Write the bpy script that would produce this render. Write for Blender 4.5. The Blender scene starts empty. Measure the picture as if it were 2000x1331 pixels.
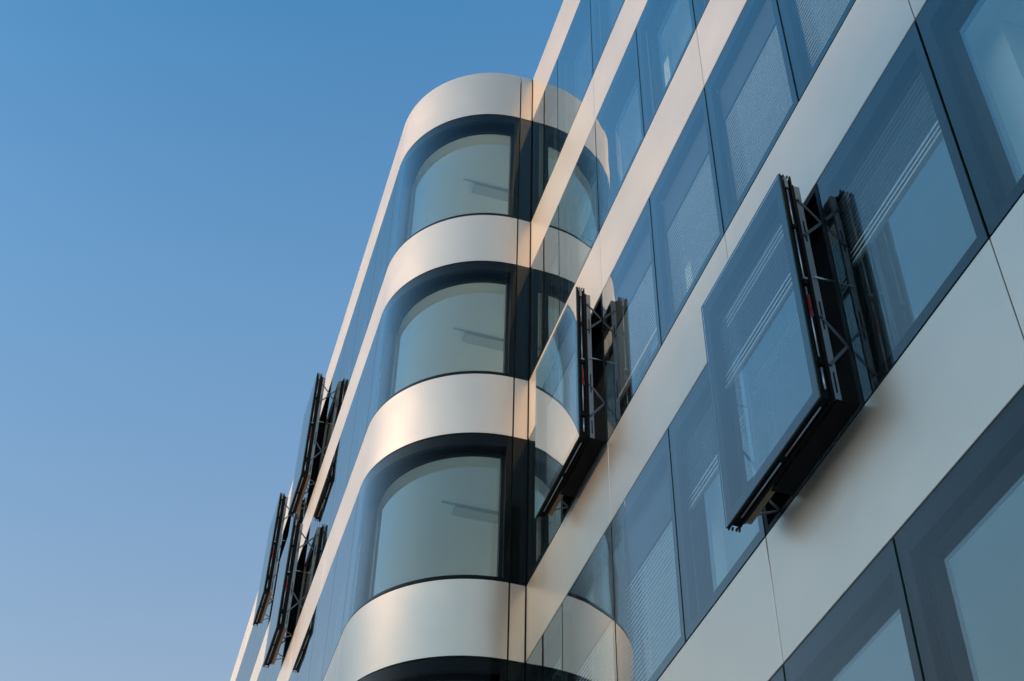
import bpy, math, random
from mathutils import Matrix, Vector
sc = bpy.context.scene
R = math.radians

# ------------------------------------------------------------------ camera, sky, sun, exposure
CZ = 1.6
S = 4.4
cam_d = bpy.data.cameras.new('camera'); cam = bpy.data.objects.new('camera', cam_d)
sc.collection.objects.link(cam); sc.camera = cam
rt = Vector((-0.29658151, -0.95483548, 0.01812778))
up = Vector((-0.66353381, 0.2196779, 0.71516747))
fw = Vector((0.68684954, -0.20007705, 0.69871803))
m = Matrix(((rt.x, up.x, -fw.x), (rt.y, up.y, -fw.y), (rt.z, up.z, -fw.z))).to_4x4()
m.translation = Vector((0, S, CZ)); cam.matrix_world = m
cam_d.sensor_width = 36; cam_d.lens = 2669.018 / 2000 * 36
cam_d.clip_start = 0.1; cam_d.clip_end = 5000

SUN_EL, SUN_AZ = 10.5, 1.0        # azimuth measured from +Y towards +X
world = bpy.data.worlds.new("World"); sc.world = world; world.use_nodes = True
wn = world.node_tree.nodes; wl = world.node_tree.links
bg = wn['Background']
sky = wn.new('ShaderNodeTexSky'); sky.sky_type = 'NISHITA'; sky.sun_disc = False
sky.sun_elevation = R(SUN_EL); sky.sun_rotation = R(SUN_AZ)
sky.air_density = 1.2; sky.dust_density = 0.5; sky.ozone_density = 3.0; sky.altitude = 50
# paler, hazier blue low down and a deeper blue overhead, all round the sky
wtc = wn.new('ShaderNodeTexCoord'); wsx = wn.new('ShaderNodeSeparateXYZ'); wr = wn.new('ShaderNodeValToRGB')
wl.new(wtc.outputs['Generated'], wsx.inputs[0]); wl.new(wsx.outputs['Z'], wr.inputs[0])
cr = wr.color_ramp; cr.elements[0].position = 0.45; cr.elements[0].color = (0.90, 0.66, 0.54, 1)
cr.elements[1].position = 0.90; cr.elements[1].color = (0.25, 0.58, 0.67, 1)
e0 = cr.elements.new(0.12); e0.color = (0.66, 0.63, 0.60, 1)
e_ = cr.elements.new(0.70); e_.color = (0.60, 0.69, 0.68, 1)
wm = wn.new('ShaderNodeVectorMath'); wm.operation = 'MULTIPLY'
wl.new(sky.outputs[0], wm.inputs[0]); wl.new(wr.outputs[0], wm.inputs[1])
wy = wn.new('ShaderNodeMapRange'); wy.inputs[1].default_value = -0.35; wy.inputs[2].default_value = 0.35
wl.new(wsx.outputs['Y'], wy.inputs[0])
wc = wn.new('ShaderNodeMix'); wc.data_type = 'RGBA'; wc.inputs[6].default_value = (1.22, 1.06, 1.02, 1); wc.inputs[7].default_value = (0.88, 0.96, 0.99, 1)
wl.new(wy.outputs[0], wc.inputs[0])
wm2 = wn.new('ShaderNodeVectorMath'); wm2.operation = 'MULTIPLY'
wl.new(wm.outputs[0], wm2.inputs[0]); wl.new(wc.outputs[2], wm2.inputs[1])
wl.new(wm2.outputs[0], bg.inputs[0]); bg.inputs[1].default_value = 0.15

sd = bpy.data.lights.new('sun', 'SUN'); sd.energy = 1.25; sd.angle = R(5); sd.color = (1.0, 0.78, 0.62)
sun = bpy.data.objects.new('sun', sd); sc.collection.objects.link(sun)
sdir = Vector((math.sin(R(SUN_AZ)) * math.cos(R(SUN_EL)), math.cos(R(SUN_AZ)) * math.cos(R(SUN_EL)), math.sin(R(SUN_EL))))
sun.rotation_euler = sdir.to_track_quat('Z', 'Y').to_euler()
sun.location = sdir * 200

sc.view_settings.view_transform = 'Standard'; sc.view_settings.look = 'None'
sc.view_settings.exposure = 1.8; sc.view_settings.gamma = 1.0
sc.view_settings.use_curve_mapping = False
sc.render.engine = 'CYCLES'
sc.cycles.max_bounces = 12; sc.cycles.transparent_max_bounces = 24
sc.cycles.diffuse_bounces = 5; sc.cycles.glossy_bounces = 6

# ------------------------------------------------------------------ materials
def nmat(name):
    mt = bpy.data.materials.new(name); mt.use_nodes = True
    return mt, mt.node_tree.nodes, mt.node_tree.links, mt.node_tree.nodes['Principled BSDF']

def simple(name, col, rough=0.5, metal=0.0, var=0.0, scale=3.0):
    mt, n, l, p = nmat(name)
    if max(col) < 0.01: p.inputs['Specular IOR Level'].default_value = 0.12
    p.inputs['Base Color'].default_value = (*col, 1); p.inputs['Roughness'].default_value = rough
    p.inputs['Metallic'].default_value = metal
    if var:
        tc = n.new('ShaderNodeTexCoord'); nz = n.new('ShaderNodeTexNoise'); nz.inputs['Scale'].default_value = scale
        nz.inputs['Detail'].default_value = 6
        rp = n.new('ShaderNodeMapRange'); rp.inputs[3].default_value = 1 - var; rp.inputs[4].default_value = 1 + var
        mx = n.new('ShaderNodeVectorMath'); mx.operation = 'SCALE'; mx.inputs[0].default_value = col
        l.new(tc.outputs['Object'], nz.inputs['Vector']); l.new(nz.outputs[0], rp.inputs[0])
        l.new(rp.outputs[0], mx.inputs['Scale']); l.new(mx.outputs[0], p.inputs['Base Color'])
    return mt

def cladding():
    mt, n, l, p = nmat('anodised_aluminium')
    tc = n.new('ShaderNodeTexCoord')
    nz = n.new('ShaderNodeTexNoise'); nz.inputs['Scale'].default_value = 1.1; nz.inputs['Detail'].default_value = 3
    fine = n.new('ShaderNodeTexNoise'); fine.inputs['Scale'].default_value = 160; fine.inputs['Detail'].default_value = 3
    oi = n.new('ShaderNodeObjectInfo')
    l.new(tc.outputs['Object'], nz.inputs['Vector']); l.new(tc.outputs['Object'], fine.inputs['Vector'])
    a = n.new('ShaderNodeMapRange'); a.inputs[3].default_value = 0.95; a.inputs[4].default_value = 1.05
    b = n.new('ShaderNodeMapRange'); b.inputs[3].default_value = 0.93; b.inputs[4].default_value = 1.07
    c = n.new('ShaderNodeMapRange'); c.inputs[3].default_value = 0.965; c.inputs[4].default_value = 1.035
    l.new(nz.outputs[0], a.inputs[0]); l.new(fine.outputs[0], b.inputs[0]); l.new(oi.outputs['Random'], c.inputs[0])
    m1 = n.new('ShaderNodeMath'); m1.operation = 'MULTIPLY'; m2 = n.new('ShaderNodeMath'); m2.operation = 'MULTIPLY'
    l.new(a.outputs[0], m1.inputs[0]); l.new(b.outputs[0], m1.inputs[1]); l.new(m1.outputs[0], m2.inputs[0]); l.new(c.outputs[0], m2.inputs[1])
    v = n.new('ShaderNodeVectorMath'); v.operation = 'SCALE'; v.inputs[0].default_value = (0.90, 0.71, 0.53)
    l.new(m2.outputs[0], v.inputs['Scale']); l.new(v.outputs[0], p.inputs['Base Color'])
    p.inputs['Metallic'].default_value = 0.82; 
    rr = n.new('ShaderNodeMapRange'); rr.inputs[3].default_value = 0.33; rr.inputs[4].default_value = 0.39
    l.new(nz.outputs[0], rr.inputs[0]); l.new(rr.outputs[0], p.inputs['Roughness'])
    bp = n.new('ShaderNodeBump'); bp.inputs['Strength'].default_value = 0.08; bp.inputs['Distance'].default_value = 0.002
    wv = n.new('ShaderNodeTexNoise'); wv.inputs['Scale'].default_value = 1.6; wv.inputs['Detail'].default_value = 1
    b2 = n.new('ShaderNodeBump'); b2.inputs['Strength'].default_value = 0.35; b2.inputs['Distance'].default_value = 0.02
    l.new(tc.outputs['Object'], wv.inputs['Vector']); l.new(wv.outputs[0], b2.inputs['Height'])
    l.new(fine.outputs[0], bp.inputs['Height']); l.new(b2.outputs[0], bp.inputs['Normal']); l.new(bp.outputs[0], p.inputs['Normal'])
    return mt

def coated_glass(name, r0=0.006, power=4.2, gain=1.85, tint=(0.93, 0.98, 0.95), wob=0.004, gcol=(0.97, 0.95, 0.90)):
    """thin coated pane: mirror share by Fresnel, the rest passes straight through"""
    mt = bpy.data.materials.new(name); mt.use_nodes = True
    n = mt.node_tree.nodes; l = mt.node_tree.links; n.clear()
    out = n.new('ShaderNodeOutputMaterial'); mix = n.new('ShaderNodeMixShader')
    tr = n.new('ShaderNodeBsdfTransparent'); tr.inputs[0].default_value = (*tint, 1)
    gl = n.new('ShaderNodeBsdfGlossy'); gl.inputs['Roughness'].default_value = 0.0
    gl.inputs['Color'].default_value = (*gcol, 1)
    fr = n.new('ShaderNodeLayerWeight'); fr.inputs[0].default_value = 0.5
    pw = n.new('ShaderNodeMath'); pw.operation = 'POWER'; pw.inputs[1].default_value = power
    mu = n.new('ShaderNodeMath'); mu.operation = 'MULTIPLY_ADD'; mu.use_clamp = True; mu.inputs[1].default_value = gain; mu.inputs[2].default_value = r0
    tc = n.new('ShaderNodeTexCoord'); nz = n.new('ShaderNodeTexNoise')
    nz.inputs['Scale'].default_value = 0.9; nz.inputs['Detail'].default_value = 0.5
    bp = n.new('ShaderNodeBump'); bp.inputs['Strength'].default_value = 1.0; bp.inputs['Distance'].default_value = wob
    l.new(tc.outputs['Object'], nz.inputs['Vector']); l.new(nz.outputs[0], bp.inputs['Height'])
    l.new(bp.outputs[0], gl.inputs['Normal'])
    l.new(fr.outputs['Facing'], pw.inputs[0]); l.new(pw.outputs[0], mu.inputs[0])
    cap = n.new('ShaderNodeMath'); cap.operation = 'MINIMUM'; cap.inputs[1].default_value = 0.74
    l.new(mu.outputs[0], cap.inputs[0]); l.new(cap.outputs[0], mix.inputs[0])
    l.new(tr.outputs[0], mix.inputs[1]); l.new(gl.outputs[0], mix.inputs[2]); l.new(mix.outputs[0], out.inputs[0])
    return mt

def clear(name, tint):
    mt = bpy.data.materials.new(name); mt.use_nodes = True
    n = mt.node_tree.nodes; l = mt.node_tree.links; n.clear()
    out = n.new('ShaderNodeOutputMaterial'); tr = n.new('ShaderNodeBsdfTransparent'); tr.inputs[0].default_value = (*tint, 1)
    l.new(tr.outputs[0], out.inputs[0]); return mt

M = dict(
    clad=cladding(),
    black=simple('black_anodised_metal', (0.003, 0.003, 0.0035), 0.5),
    joint=simple('black_sealant', (0.002, 0.002, 0.0025), 0.9),
    dark=simple('dark_grey_frame_metal', (0.035, 0.038, 0.045), 0.4, 0.2),
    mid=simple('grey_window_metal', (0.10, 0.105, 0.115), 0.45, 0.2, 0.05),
    rail=simple('brushed_aluminium', (0.27, 0.285, 0.29), 0.42, 0.6, 0.12, 14),
    rod=simple('steel_rod', (0.55, 0.56, 0.57), 0.3, 0.9),
    arm=simple('steel_scissor_arm', (0.15, 0.155, 0.16), 0.4, 0.8, 0.1, 20),
    red=simple('red_plastic', (0.26, 0.008, 0.015), 0.4),
    rail_warm=simple('aluminium_warm_bounce', (0.24, 0.165, 0.10), 0.4, 0.5, 0.1, 9),  # grey channel metal with warm sunlight bounce put into its colour
    ceil=simple('white_plaster', (0.88, 0.91, 0.91), 0.9, 0, 0.02, 1.5),
    wall=simple('white_wall_paint', (0.88, 0.87, 0.84), 0.9, 0, 0.03, 1.2),
    floor=simple('pale_floor_covering', (0.78, 0.76, 0.72), 0.8, 0, 0.06, 4),
    slat_lit=simple('slat_paint_lit', (0.62, 0.63, 0.64), 0.45),  # paler copy of the slat colour, carries the light slats catch
    slat_dim=simple('slat_paint_dim', (0.16, 0.20, 0.25), 0.5),  # darker copy of the same slat colour, for slats in dimmer light
    cream=simple('sunlit_jamb_cream', (0.72, 0.66, 0.42), 0.6),  # light on the jamb is put into this colour
    lampm=simple('grey_lamp_housing', (0.60, 0.64, 0.64), 0.5),
    glass=coated_glass('coated_facade_glass'),
    back=clear('glass_inner_face', (0.97, 0.99, 0.98)),
    inner=coated_glass('inner_pane_glass', 0.06, 2.8, 1.2, (0.98, 0.995, 0.985), 0.003, (1.0, 1.0, 1.0)),
    edge=simple('green_glass_edge', (0.03, 0.07, 0.06), 0.2),
    ground=simple('grey_paving', (0.58, 0.58, 0.57), 0.85, 0, 0.15, 0.6),
    roof=simple('grey_roof_membrane', (0.25, 0.25, 0.25), 0.9, 0, 0.1, 1),
    render=simple('pale_wall_render', (0.56, 0.56, 0.55), 0.85, 0, 0.08, 0.5),
)

# ------------------------------------------------------------------ mesh helpers
class MB:
    def __init__(s): s.v = []; s.f = []; s.m = []; s.mats = []; s.sm = []
    def mi(s, mat):
        if mat not in s.mats: s.mats.append(mat)
        return s.mats.index(mat)
    def quad(s, pts, mat, smooth=False):
        b = len(s.v); s.v += [tuple(p) for p in pts]; s.f.append(tuple(range(b, b + len(pts)))); s.m.append(s.mi(mat)); s.sm.append(smooth)
    def box(s, x0, x1, y0, y1, z0, z1, mat, front=None, back=None):
        """front = material of the +Y face"""
        b = len(s.v)
        s.v += [(x0, y0, z0), (x1, y0, z0), (x1, y1, z0), (x0, y1, z0), (x0, y0, z1), (x1, y0, z1), (x1, y1, z1), (x0, y1, z1)]
        fs = [(0, 3, 2, 1), (4, 5, 6, 7), (0, 1, 5, 4), (2, 3, 7, 6), (1, 2, 6, 5), (3, 0, 4, 7)]
        for i, f in enumerate(fs):
            s.f.append(tuple(b + k for k in f)); s.sm.append(False)
            s.m.append(s.mi(M[front] if (front and i == 3) else M[back] if (back and i == 2) else M[mat] if isinstance(mat, str) else mat))
    def bar(s, a, c, w, t, mat, up_=(0, 0, 1)):
        """flat bar from a to c, width w, thickness t"""
        a = Vector(a); c = Vector(c); d = (c - a).normalized(); u = Vector(up_)
        q = d.cross(u)
        if q.length < 1e-4: q = d.cross(Vector((1, 0, 0)))
        q.normalize(); u = q.cross(d).normalized(); b = len(s.v)
        for P in (a, c):
            for i, j in ((-1, -1), (1, -1), (1, 1), (-1, 1)): s.v.append(tuple(P + q * (i * t / 2) + u * (j * w / 2)))
        for f in ((0, 1, 2, 3), (7, 6, 5, 4), (0, 4, 5, 1), (1, 5, 6, 2), (2, 6, 7, 3), (3, 7, 4, 0)):
            s.f.append(tuple(b + k for k in f)); s.m.append(s.mi(M[mat])); s.sm.append(False)
    def tube(s, a, c, r, mat, k=8):
        a = Vector(a); c = Vector(c); d = (c - a).normalized(); u = Vector((1, 0, 0)) if abs(d.x) < 0.9 else Vector((0, 1, 0))
        q = d.cross(u).normalized(); u = q.cross(d); b = len(s.v)
        for P in (a, c):
            for i in range(k):
                t = 2 * math.pi * i / k; s.v.append(tuple(P + q * (r * math.cos(t)) + u * (r * math.sin(t))))
        for i in range(k):
            j = (i + 1) % k; s.f.append((b + i, b + j, b + k + j, b + k + i)); s.m.append(s.mi(M[mat])); s.sm.append(True)
        s.f.append(tuple(b + i for i in range(k - 1, -1, -1))); s.m.append(s.mi(M[mat])); s.sm.append(False)
        s.f.append(tuple(b + k + i for i in range(k))); s.m.append(s.mi(M[mat])); s.sm.append(False)
    def ring(s, x0, x1, z0, z1, il, ir, ib, it, y0, y1, mat):
        s.box(x0, x0 + il, y0, y1, z0, z1, mat); s.box(x1 - ir, x1, y0, y1, z0, z1, mat)
        s.box(x0 + il, x1 - ir, y0, y1, z0, z0 + ib, mat); s.box(x0 + il, x1 - ir, y0, y1, z1 - it, z1, mat)
    def mesh(s, name):
        me = bpy.data.meshes.new(name); me.from_pydata(s.v, [], s.f)
        for mt in s.mats: me.materials.append(mt)
        me.polygons.foreach_set('material_index', s.m); me.polygons.foreach_set('use_smooth', s.sm)
        me.update(); return me

col = sc.collection
def link(name, me, parent=None, loc=(0, 0, 0), **props):
    o = bpy.data.objects.new(name, me); col.objects.link(o); o.location = loc
    if parent: o.parent = parent
    for k, v in props.items(): o[k] = v
    return o
def empty(name, parent=None, loc=(0, 0, 0), **props): return link(name, None, parent, loc, **props)
def tree_copy(o, parent, loc, label=None):
    c = o.copy(); col.objects.link(c); c.parent = parent; c.location = loc
    if label: c['label'] = label
    elif 'label' in c: del c['label']
    for ch in kids[o.name]:
        d = ch.copy(); col.objects.link(d); d.parent = c
    return c
kids = {}

# ------------------------------------------------------------------ measured levels and grid (metres, building axes)
Z = {k: v * S + CZ for k, v in dict(r=4.8367, t5=4.5446, b5=3.9172, t4=3.6588, b4=3.1046, t3=2.8428, b3=2.2874, t2=2.0272,
                                    b2=1.4689, t1=1.2064, b1=0.650, t0=0.390).items()}
ROWS = [(5, Z['b5'], Z['t5']), (4, Z['b4'], Z['t4']), (3, Z['b3'], Z['t3']), (2, Z['b2'], Z['t2']), (1, Z['b1'], Z['t1'])]
BANDS = [(6, Z['t5'], Z['r']), (5, Z['t4'], Z['b5']), (4, Z['t3'], Z['b4']), (3, Z['t2'], Z['b3']), (2, Z['t1'], Z['b2']), (1, Z['t0'], Z['b1'])]
PM = 0.3731 * S
XC = 14.157; YJ = 0.227; Y1 = 2.0206; XB = 16.094; RB = 0.408 * S
def xm(k): return 2.5245 * S + k * PM            # mullion lines of the near wing, k = 0 at the small open window
KN = -12
WB = 0.3335 * S; XB0 = 3.98 * S                  # far wing grid
NB = 26; XE = XB0 + NB * WB
YB = Y1

building = empty('office_building', None, (XC, 0, 0), category='building',
                 label='pale metal and glass office block with a rounded bay between two banded facades')
def bl(v): return (v[0] - XC, v[1], v[2])

# ------------------------------------------------------------------ ground
g = MB(); g.quad([(-600, -600, 0), (900, -600, 0), (900, 600, 0), (-600, 600, 0)], M['ground'])
link('ground', g.mesh('ground'), None, kind='structure')

# ------------------------------------------------------------------ curved bay path
def arc_pt(s_kind, t):
    pass
def bay_path(y_start, x_end, off, n=48):
    """plan polyline of the bay, pushed inwards by off; from the flat flank to the far wing"""
    pts = []
    yc = Y1 - RB; xc = XC + RB; r = RB - off
    if y_start < yc: pts.append((XC + off, y_start))
    a0 = 0.0 if y_start < yc else math.asin(min(1, (y_start - yc) / RB))
    for i in range(n + 1):
        a = a0 + (math.pi / 2 - a0) * i / n
        pts.append((xc - r * math.cos(a), yc + r * math.sin(a)))
    if x_end > xc + 1e-3: pts.append((x_end, Y1 - off))
    return pts
def sweep(mb, y_start, x_end, o0, o1, z0, z1, mat, front=None, back=None):
    """curved slab between plan offsets o0 (outer) and o1 (inner)"""
    A = bay_path(y_start, x_end, o0); B = bay_path(y_start, x_end, o1)
    F = M[front] if front else M[mat]; K = M[back] if back else M[mat]; Q = M[mat]
    b = len(mb.v); n = len(A)
    for rep in range(2):                       # second set carries the flat caps, so the curved faces shade cleanly
        for P_, z_ in ((A, z0), (A, z1), (B, z0), (B, z1)):
            for p in P_: mb.v.append((p[0], p[1], z_))
    c = 4 * n
    def add(f, mt, s=False): mb.f.append(tuple(b + k for k in f)); mb.m.append(mb.mi(mt)); mb.sm.append(s)
    for i in range(n - 1):
        add((i + 1, i, n + i, n + i + 1), F, True)
        add((2 * n + i, 2 * n + i + 1, 3 * n + i + 1, 3 * n + i), K, True)
        add((c + i, c + i + 1, c + 2 * n + i + 1, c + 2 * n + i), Q)
        add((c + n + i + 1, c + n + i, c + 3 * n + i, c + 3 * n + i + 1), Q)
    add((c, c + 2 * n, c + 3 * n, c + n), Q); add((c + n - 1, c + 2 * n - 1, c + 4 * n - 1, c + 3 * n - 1), Q)

def local(mb):
    mb.v = [(x - XC, y, z) for x, y, z in mb.v]; return mb

# ------------------------------------------------------------------ floor slabs (ceilings and floors), core
def outline(off):
    pts = [(xm(KN) - 2, -off), (XC + off, -off)]
    pts += bay_path(0.1 - off, XE - 0.1, off, 24)
    pts += [(XE - 0.1, -11.5), (xm(KN) - 2, -11.5)]
    return pts
def slab(z0, z1, off, bot, top, side):
    mb = MB(); P = outline(off); n = len(P)
    mb.quad([(x, y, z1) for x, y in reversed(P)], M[top]); mb.quad([(x, y, z0) for x, y in P], M[bot])
    for i in range(n):
        a = P[i]; c = P[(i + 1) % n]; mb.quad([(a[0], a[1], z0), (a[0], a[1], z1), (c[0], c[1], z1), (c[0], c[1], z0)], M[side])
    return local(mb)
cz = {}
for i, (n_, z0, z1) in enumerate(BANDS):
    zc = z0 - 0.16 ; zf = z1 - 0.06
    if n_ == 6: zf = z1 - 0.12
    link('floor_slab' if n_ != 6 else 'roof', slab(zc, zf, 0.325, 'ceil', 'floor' if n_ != 6 else 'roof', 'joint').mesh('slab'), building)
link('floor_slab', slab(-0.3 + 0.32, 0.12, 0.325, 'ceil', 'floor', 'joint').mesh('slab'), building)
# room side walls and the back wall
b = MB(); b.box(xm(KN) - 2, XE - 0.1, -11.8, -11.5, 0, Z['r'] - 0.1, 'wall'); link('back_wall', local(b).mesh('back_wall'), building)
b = MB(); b.box(xm(KN) - 2.3, xm(KN) - 2, -11.8, 0, 0, Z['r'] - 0.1, 'render'); link('end_wall', local(b).mesh('end_wall'), building)
b = MB(); b.box(XE - 0.1, XE + 0.2, -11.8, YB, 0, Z['r'] - 0.1, 'render'); link('end_wall', local(b).mesh('end_wall'), building)
for n_, z0, z1 in ROWS:
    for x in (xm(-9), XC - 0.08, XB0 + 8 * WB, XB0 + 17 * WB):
        b = MB(); b.box(x - .06, x + .06, -11.5, (-0.35 if x < XC else -0.35 + (YB if x > XC + 1 else 0)), z0 - 0.055, z1 - 0.165, 'mid' if x == XC - 0.08 else 'wall')  # partition beside the bay coloured dark to deepen the dim corner
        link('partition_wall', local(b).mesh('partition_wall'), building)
    b = MB(); b.box(xm(KN) - 2, XE - 0.1, -6.1, -6.0, z0 - 0.055, z1 - 0.165, 'wall'); link('corridor_wall', local(b).mesh('corridor_wall'), building)
cols = {2: [4.42, 9.65], 4: [9.60, 11.62, 4.42], 3: [9.60, 4.42], 5: [9.6, 4.42], 1: [4.42, 9.65, 0.0]}
for n_, z0, z1 in ROWS:
    for x in cols[n_]:
        b = MB(); b.box(-.15, .15, -.85, -.5, z0 - 0.055, z1 - 0.165, 'wall'); link('column', b.mesh('column'), building, bl((x, 0, 0)))
    for i in range(7):
        b = MB(); b.box(-.15, .15, -.85, -.5, z0 - 0.055, z1 - 0.165, 'wall'); link('column', b.mesh('column'), building, bl((XB0 + (3 + i * 3.5) * WB, YB, 0)))

# ------------------------------------------------------------------ spandrel cladding
def panel_mesh(w, h, t=0.045, c=0.004):
    mb = MB(); x0, x1, z0, z1 = 0, w, 0, h; mt = M['clad']
    mb.quad([(x1 - c, 0, z0 + c), (x0 + c, 0, z0 + c), (x0 + c, 0, z1 - c), (x1 - c, 0, z1 - c)], mt)
    o = [(x0, -c, z0), (x1, -c, z0), (x1, -c, z1), (x0, -c, z1)]; i_ = [(x0 + c, 0, z0 + c), (x1 - c, 0, z0 + c), (x1 - c, 0, z1 - c), (x0 + c, 0, z1 - c)]
    k = [(x0, -t, z0), (x1, -t, z0), (x1, -t, z1), (x0, -t, z1)]
    for j in range(4):
        q = (j + 1) % 4
        mb.quad([o[j], i_[j], i_[q], o[q]], mt); mb.quad([k[j], o[j], o[q], k[q]], mt)
    mb.quad([k[0], k[3], k[2], k[1]], mt)
    return mb.mesh('cladding_panel')
G = 0.011      # shadow gap above and below panels
pm = {}
def put_panel(x0, x1, y, z0, z1):
    key = (round(x1 - x0, 3), round(z1 - z0, 3))
    if key not in pm: pm[key] = panel_mesh(x1 - x0, z1 - z0)
    link('cladding_panel', pm[key], building, bl((x0, y, z0)))
for n_, z0, z1 in BANDS:
    z0 += G; z1 -= (G if n_ != 6 else 0)
    ks = list(range(KN, 1, 2)) + [None]
    for k in range(KN, 0, 2): put_panel(xm(k) + .005, xm(k + 2) - .005, 0, z0, z1)
    put_panel(xm(0) + .005, XC - 0.014, 0, z0, z1)
    # flank panel of the bay (faces the street end): built straight, turned to face -X
    mb = MB(); mb.box(XC, XC + .045, 0.014, YJ - .012, z0, z1, 'clad'); link('flank_panel', local(mb).mesh('flank_panel'), building)
    mb = MB(); sweep(mb, YJ + .012, XB - .005, 0, .045, z0, z1, 'clad'); link('curved_panel', local(mb).mesh('curved_panel'), building)
    put_panel(XB + .005, XB0 + WB - .005, YB, z0, z1)
    for k in range(1, NB, 2): put_panel(XB0 + k * WB + .005, XB0 + min(NB, k + 2) * WB - .005, YB, z0, z1)
    zt_ = z1 - (.14 if n_ == 6 else -.004)
    mb = MB(); mb.box(xm(KN), XC - .002, -.318, -.052, z0 - .015, zt_, 'joint'); link('spandrel_backing', local(mb).mesh('spandrel_backing'), building)
    mb = MB(); sweep(mb, 0.0, XE - .1, .052, .318, z0 - .015, zt_, 'joint'); link('spandrel_backing', local(mb).mesh('spandrel_backing'), building)
# parapet coping behind the top panels
mb = MB(); mb.box(xm(KN), XC + .05, -0.30, -0.05, Z['r'] - .13, Z['r'] - .012, 'clad'); link('parapet', local(mb).mesh('parapet'), building)
mb = MB(); sweep(mb, 0.0, XE, .05, .30, Z['r'] - .13, Z['r'] - .012, 'clad'); link('parapet', local(mb).mesh('parapet'), building)

# ------------------------------------------------------------------ windows of the flat facades
SD, TP, BT = 0.112, 0.185, 0.12       # widths of the dark edge band of the panes
def parts_closed(w, h, gap):
    P = {}
    g2 = gap / 2
    a = MB(); a.box(g2, w - g2, -.012, 0, .006, h - .006, 'edge', 'glass', 'back'); P['glass_pane'] = a.mesh('glass_pane')
    a = MB(); a.ring(g2 + .002, w - g2 - .002, .008, h - .008, SD - g2, SD - g2, BT, TP, -.07, -.0145, 'black'); P['outer_frame'] = a.mesh('outer_frame')
    P.update(parts_cavity(w, h)); return P
def parts_cavity(w, h):
    P = {}
    a = MB(); a.ring(.014, w - .014, .01, h - .016, .085, .085, .10, .15, -.095, -.0715, 'black'); P['cavity_lining'] = a.mesh('cavity_lining')
    a = MB(); a.box(.06, w - .06, -.150, -.138, .06, h - .08, 'edge', 'inner', 'back'); P['inner_pane'] = a.mesh('inner_pane')
    a = MB(); a.ring(.001, w - .001, .006, h - .018, .10, .10, .085, .145, -.31, -.1525, 'mid'); P['inner_frame'] = a.mesh('inner_frame')
    return P

def parts_sash(w, h, d):
    """pushed-out sash with its scissor stays, drawn in window coordinates (facade plane y = 0)"""
    P = {}; o = -.02
    a = MB(); a.box(.008, w - .008, d - .012, d, o, h - .004, 'edge', 'glass', 'back'); P['glass_pane'] = a.mesh('glass_pane')
    a = MB()
    a.ring(.010, w - .010, o + .003, h - .006, .10, .10, .12, .17, d - .034, d - .0145, 'black')
    a.ring(.030, w - .030, o + .025, h - .028, .05, .05, .08, .12, d - .10, d - .034, 'black')      # groove with the locking rods
    a.ring(.014, w - .014, o + .012, h - .016, .06, .06, .08, .10, d - .118, d - .10, 'black')
    # little ridges of the extrusions at both ends
    for zz in (o - .004, h - .002):
        for yy in (d - .02, d - .05, d - .085, d - .11):
            a.box(.012, .035, yy - .006, yy + .004, zz - .012, zz + .014, 'black')
            a.box(w - .035, w - .012, yy - .006, yy + .004, zz - .012, zz + .014, 'black')
    P['sash_frame'] = a.mesh('sash_frame')
    a = MB(); a.ring(.045, w - .045, o + .05, h - .05, .03, .03, .03, .03, d - .150, d - .1182, 'black'); P['step_frame'] = a.mesh('step_frame')
    L = []
    for x0, x1 in ((.050, .075), (w - .075, w - .050)):
        a = MB(); a.box(x0, x1, d - .205, d - .1505, o + .055, h - .055, 'rail')
        for za, zb in ((.10, .30), (.30 * h, .42 * h), (.70 * h, .80 * h)):
            a.box(x0 - .003 if x0 < .5 else x1 - .003, (x0 if x0 < .5 else x1) + .003, d - .185, d - .172, za, zb, 'black')
        L.append(('stay_channel', a.mesh('stay_channel')))
    for za, mt_ in ((o + .055, 'rail_warm'), (h - .080, 'rail')):  # lower channel carries the warm bounce in its colour
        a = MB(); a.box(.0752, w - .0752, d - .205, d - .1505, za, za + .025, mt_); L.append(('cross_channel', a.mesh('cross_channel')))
    a = MB(); a.box(.0755, w - .0755, d - .135, d - .127, .061, h - .081, 'edge', 'inner', 'back'); L.append(('inner_pane', a.mesh('inner_pane')))
    a = MB()
    for x in (.022, w - .022):
        for za, zb in ((.16 * h, .46 * h), (.49 * h, .73 * h), (.755 * h, .93 * h), (.03 * h, .115 * h)): a.tube((x, d - .066, za), (x, d - .066, zb), .0075 if zb > .2 * h else .011, 'rod')
        for zc_ in (.135, .478, .742): a.box(x - .012, x + .01, d - .085, d - .048, zc_ * h - .02, zc_ * h + .02, 'black')
        a.box(x - .018, x + .004, d - .088, d - .05, .478 * h + .03, .478 * h + .05, 'rod')
        a.box(x - .012, x + .006, d - .078, d - .05, .94 * h, h - .012, 'rail')
    for y in (d - .066,):
        for xa, xb in ((.12, .42 * w), (.47 * w, .9 * w)): a.tube((xa, y, o + .013), (xb, y, o + .013), .0075, 'rod')
    P['locking_rod'] = a.mesh('locking_rod')
    a = MB(); a.box(.006, .018, d - .078, d - .058, .355 * h, .42 * h, 'red'); a.bar((.011, d - .068, .36 * h), (.011, d - .073, .325 * h), .022, .010, 'red', (0, 1, 0)); P['release_tag'] = a.mesh('release_tag')
    return list(P.items()) + L
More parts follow.
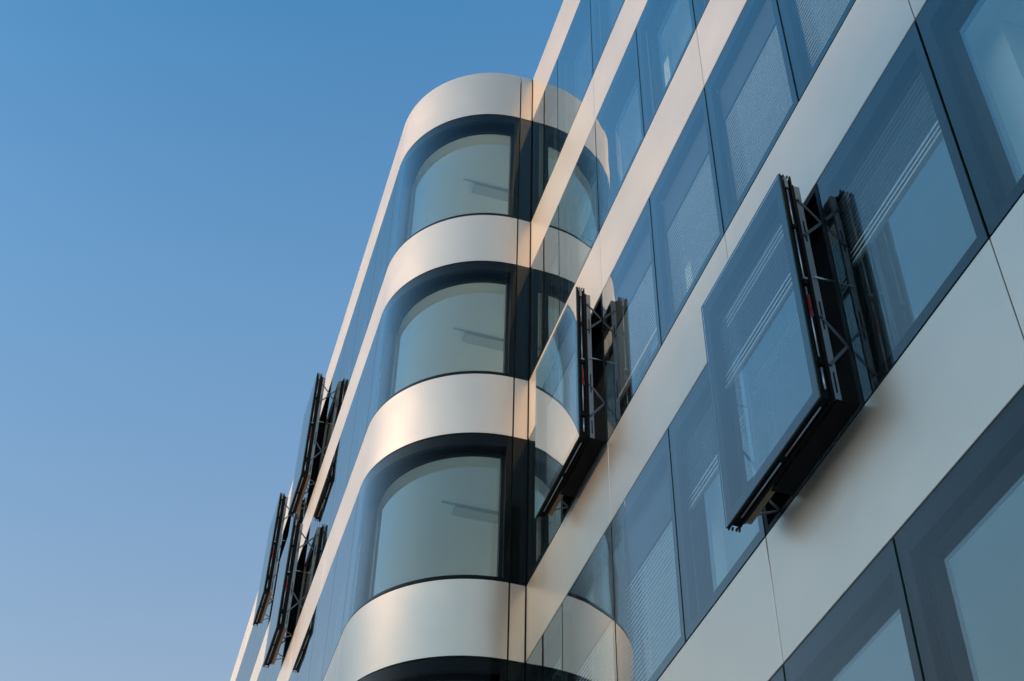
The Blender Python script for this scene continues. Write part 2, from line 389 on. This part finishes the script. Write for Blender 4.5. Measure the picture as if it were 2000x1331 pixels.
def arms(w, h, d, plate):
    L = []
    for x in (.045, w - .045):
        for zc_, hh in ((.815 * h, .088 * h), (.25 * h, .10 * h)):
            for s in (-1, 1):
                a = MB(); a.bar((x, d - .165, zc_ + s * hh), (x + (.004 if s > 0 else -.004), 0.0, zc_ + s * .006), .026, .006, 'arm', (0, 0, 1)); 
                a.tube((x - .012, d - .165, zc_ + s * hh), (x + .012, d - .165, zc_ + s * hh), .013, 'arm')
                L.append(('scissor_arm', a.mesh('scissor_arm')))
        a = MB(); a.tube((x - .01, d - .17, .525 * h), (x - .01, -.01, .525 * h), .007, 'rod'); L.append(('tie_rod', a.mesh('tie_rod')))
    if plate: a = MB(); a.box(.03, .68 * w, .016, d - .152, .004, .016, 'black'); L.append(('shade_plate', a.mesh('shade_plate')))  # added black plate, blocks light and deepens shade under the sash
    for xc_, hh in (((.84 * w, .08 * w),) if plate else ((.22 * w, .10 * w), (.78 * w, .10 * w))):
        for s in (-1, 1):
            a = MB(); a.bar((xc_ + s * hh, d - .165, .055), (xc_ + s * .006, 0.0, .058), .024, .006, 'arm', (1, 0, 0)); L.append(('scissor_arm', a.mesh('scissor_arm')))
    a = MB(); a.ring(.004, w - .004, .004, h - .004, .05, .05, .05, .05, -.10, -.004, 'black'); a.ring(.06, w - .06, .06, h - .06, .03, .03, .03, .03, -.20, -.06, 'black'); L.append(('opening_frame', a.mesh('opening_frame')))
    return L

protos = {}
def closed_window(x, y, z, w, h, gap):
    key = (round(w, 3), round(h, 3), gap)
    if key not in protos:
        e = empty('window', building, bl((x, y, z))); kids[e.name] = [link(k, me, e) for k, me in parts_closed(w, h, gap).items()]
        protos[key] = e; return e
    return tree_copy(protos[key], building, bl((x, y, z)))
def open_window(x, y, z, w, h, d, label):
    e = empty('open_window', building, bl((x, y, z)), label=label)
    for k, me in parts_sash(w, h, d): link(k, me, e)
    for k, me in arms(w, h, d, y == 0): link(k, me, e)
    a = MB(); a.box(.002, w - .002, -.24, -.215, .002, h - .002, 'joint'); link('dark_opening_sheet', a.mesh('dark_opening_sheet'), e)  # added black sheet, stands for the darkness inside the opening
    return e

D = 0.345
for n_, z0, z1 in ROWS:
    h = z1 - z0
    for k in range(KN, 2):
        x = xm(k); w = (PM if k < 1 else XC - 0.016 - x)
        if (n_, k) == (2, -3): open_window(x, 0, z0, w, h, D, 'large window pushed out from the near facade, second lowest row')
        elif (n_, k) == (3, 0): open_window(x, 0, z0, w, h, D, 'window pushed out beside the rounded bay, mirroring the bay in its pane')
        else: closed_window(x, 0, z0, w, h, 0.026)
    for k in range(-1, NB):
        x = XB + .004 if k == -1 else XB0 + k * WB; w = (XB0 - XB - .004) if k == -1 else WB
        if n_ == 5 and k == 3: open_window(x, YB, z0, w, h, D, 'pushed-out window in the top row of the far facade, nearer the bay')
        elif n_ == 5 and k == 6: open_window(x, YB, z0, w, h, D, 'pushed-out window in the top row of the far facade, farthest from the bay')
        elif n_ == 4 and k == 3: open_window(x, YB, z0, w, h, D, 'pushed-out window in the second row of the far facade')
        else: closed_window(x, YB, z0, w, h, 0.016)

# ------------------------------------------------------------------ curved bay windows
for n_, z0, z1 in ROWS:
    e = empty('bay_window', building)
    h = z1 - z0
    def add(name, fn):
        mb = MB(); fn(mb); link(name, local(mb).mesh(name), e)
    ya, xb = YJ + .008, XB - .006
    add('curved_pane', lambda q: sweep(q, ya, xb, 0, .012, z0 + .006, z1 - .006, 'edge', 'glass', 'back'))
    add('flank_pane', lambda q: (q.box(XC + .0, XC + .012, .02, YJ - .008, z0 + .006, z1 - .006, 'glass')))
    add('flank_backing', lambda q: q.box(XC + .02, XC + .07, .02, YJ - .008, z0 + .006, z1 - .006, 'black'))
    def outer(q):
        sweep(q, ya, xb, .0145, .07, z0 + .008, z0 + .062, 'black'); sweep(q, ya, xb, .0145, .07, z1 - .19, z1 - .008, 'black')
        q.box(XC + .0145, XC + .07, ya, ya + .075, z0 + .0625, z1 - .1905, 'black')
    add('outer_frame', outer)
    def inner(q):
        sweep(q, 0.02, xb, .245, .31, z0 + .006, z0 + .10, 'mid'); sweep(q, 0.02, xb, .215, .31, z1 - .175, z1 - .02, 'joint')
        q.box(XC + .245, XC + .31, 0.02, .315, z0 + .1005, z1 - .1755, 'dark')
        q.box(XB - .03, XB + .03, Y1 - .31, Y1 - .245, z0 + .1005, z1 - .1755, 'dark')
    add('inner_frame', inner)
    add('head_lining', lambda q: sweep(q, 0.031, xb, .071, .244, z1 - .03, z1 - .018, 'joint'))
    add('sill_lining', lambda q: sweep(q, 0.031, xb, .071, .244, z0 + .018, z0 + .03, 'dark'))
    add('inner_jamb', lambda q: q.box(XC + .02, XC + .244, 0.004, .03, z0 + .01, z1 - .02, 'dark'))
    add('inner_pane', lambda q: sweep(q, .32, XB - .031, .27, .28, z0 + .101, z1 - .176, 'edge', 'inner', 'back'))
# black upright joints at the inner corner and behind the open gaps
b = MB(); b.box(XC - .0135, XC + .010, -.06, .012, 0.1, Z['r'] - .01, 'joint'); link('corner_joint', local(b).mesh('corner_joint'), building)
b = MB(); b.box(XC - .062, XC - .052, -.235, -.075, Z['b5'] + .02, Z['t5'] - .02, 'cream'); link('side_jamb', local(b).mesh('side_jamb'), building, label='jamb of the top window beside the bay, sunlight put into its colour')

# ------------------------------------------------------------------ blinds in the cavity, ceiling lamps in the bay rooms
def blind(x, z0, w, h, top, bottom, tilt, label, bright=0, y=-.131, sm='slat_dim'):
    e = empty('venetian_blind', None, (x + w / 2, y, z0 + top), label=label, category='blind', group='venetian blinds behind the near facade')
    hw = w / 2 - (.084 if y > 0 else .03)
    a = MB(); a.box(-hw, hw, -.005, .015, 0, h - top - .175, 'dark'); link('head_rail', a.mesh('head_rail'), e)
    a = MB(); p = .055; zz = -.03; n = 0
    while zz > bottom - top + .03:
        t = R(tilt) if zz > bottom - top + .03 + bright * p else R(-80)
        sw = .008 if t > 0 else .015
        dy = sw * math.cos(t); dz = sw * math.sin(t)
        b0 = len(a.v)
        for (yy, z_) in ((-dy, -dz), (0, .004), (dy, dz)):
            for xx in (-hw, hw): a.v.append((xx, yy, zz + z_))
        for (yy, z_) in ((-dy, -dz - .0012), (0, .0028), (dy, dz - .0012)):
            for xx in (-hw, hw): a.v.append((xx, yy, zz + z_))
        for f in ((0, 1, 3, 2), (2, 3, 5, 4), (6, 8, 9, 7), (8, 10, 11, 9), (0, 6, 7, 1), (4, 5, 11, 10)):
            a.f.append(tuple(b0 + k for k in f)); a.m.append(a.mi(M[sm if t > 0 else 'slat_lit'])); a.sm.append(False)  # bottom slats use the paler copy, caught light put into colour
        zz -= p
    link('slats', a.mesh('slats'), e, kind='stuff')
    a = MB(); a.box(-hw, hw, -.005, .015, bottom - top, bottom - top + .018, 'slat_lit'); link('bottom_rail', a.mesh('bottom_rail'), e)
    a = MB()
    for xx in (-hw * .6, hw * .6): a.tube((xx, .004, 0), (xx, .004, bottom - top), .0014, 'slat_dim', 4)
    link('cord', a.mesh('cord'), e)
h = 2.444
zz3, zz2 = Z['b3'], Z['b2']
for k, lab, bt in ((-4, 'fully lowered slatted blind at the top right, beside the mullion running off the picture top', .2),
               (-3, 'fully lowered slatted blind in the widest striped pane of the middle window row', .2),
               (-2, 'lowered slatted blind between two mullions, with a pinkish patch across it', .2),
               (-1, 'half lowered blind right of the small pushed-out window', .6),
               (0, 'lowered blind seen through the small pushed-out window by the bay', .2)):
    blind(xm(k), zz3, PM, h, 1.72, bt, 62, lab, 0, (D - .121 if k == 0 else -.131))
for k, lab in ((-4, 'raised blind with three bright bottom slats, right of the large pushed-out window'),
               (-3, 'raised blind with bright bottom slats behind the large pushed-out window'),
               (-2, 'raised blind with bright bottom slats, left of the large pushed-out window')):
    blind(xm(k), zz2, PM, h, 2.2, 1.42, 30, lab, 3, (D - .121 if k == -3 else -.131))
blind(xm(-1), zz2, PM, h, 1.62, .2, 62, 'fully lowered broad striped blind just above the lower picture edge', sm='slat_lit')
blind(xm(0), zz2, PM, h, 1.5, .2, 62, 'lowered blind crossed by the reflection of the curved bay, near the inner corner', sm='slat_lit')

for n_, lab in ((5, 'long grey ceiling lamp in the top bay room'), (4, 'long grey ceiling lamp in the second bay room from the top'),
                (3, 'long grey ceiling lamp in the third bay room from the top'), (2, 'long grey ceiling lamp in the lowest bay room')):
    zt = [r for r in ROWS if r[0] == n_][0][2] - .16
    e = empty('ceiling_lamp', None, (15.82, -0.9, zt), label=lab, category='ceiling lamp', group='ceiling lamps in the bay rooms')
    a = MB(); a.box(-.11, .11, -1.5, 1.52, -.035, -.001, 'lampm'); link('housing', a.mesh('housing'), e)
    a = MB(); a.box(-.14, -.135, -1.5, 1.75, -.04, -.001, 'lampm'); link('reflector_strip', a.mesh('reflector_strip'), e)

# ------------------------------------------------------------------ unseen block added across the street: its roofline ends the low sunlight
OY = 45.0
OH = (Z['b3'] + 0.5) + OY * math.tan(R(SUN_EL))
e = empty('added_street_block', None, (20, OY, 0), category='building', label='unseen plain rendered block added across the street to end the low sunlight')
a = MB(); a.box(-75, 90, 0, 14, 0, OH - .3, 'render'); link('wall', a.mesh('wall'), e)
a = MB(); a.box(-75.2, 90.2, -.2, 14.2, OH - .3, OH, 'roof'); link('roof', a.mesh('roof'), e)
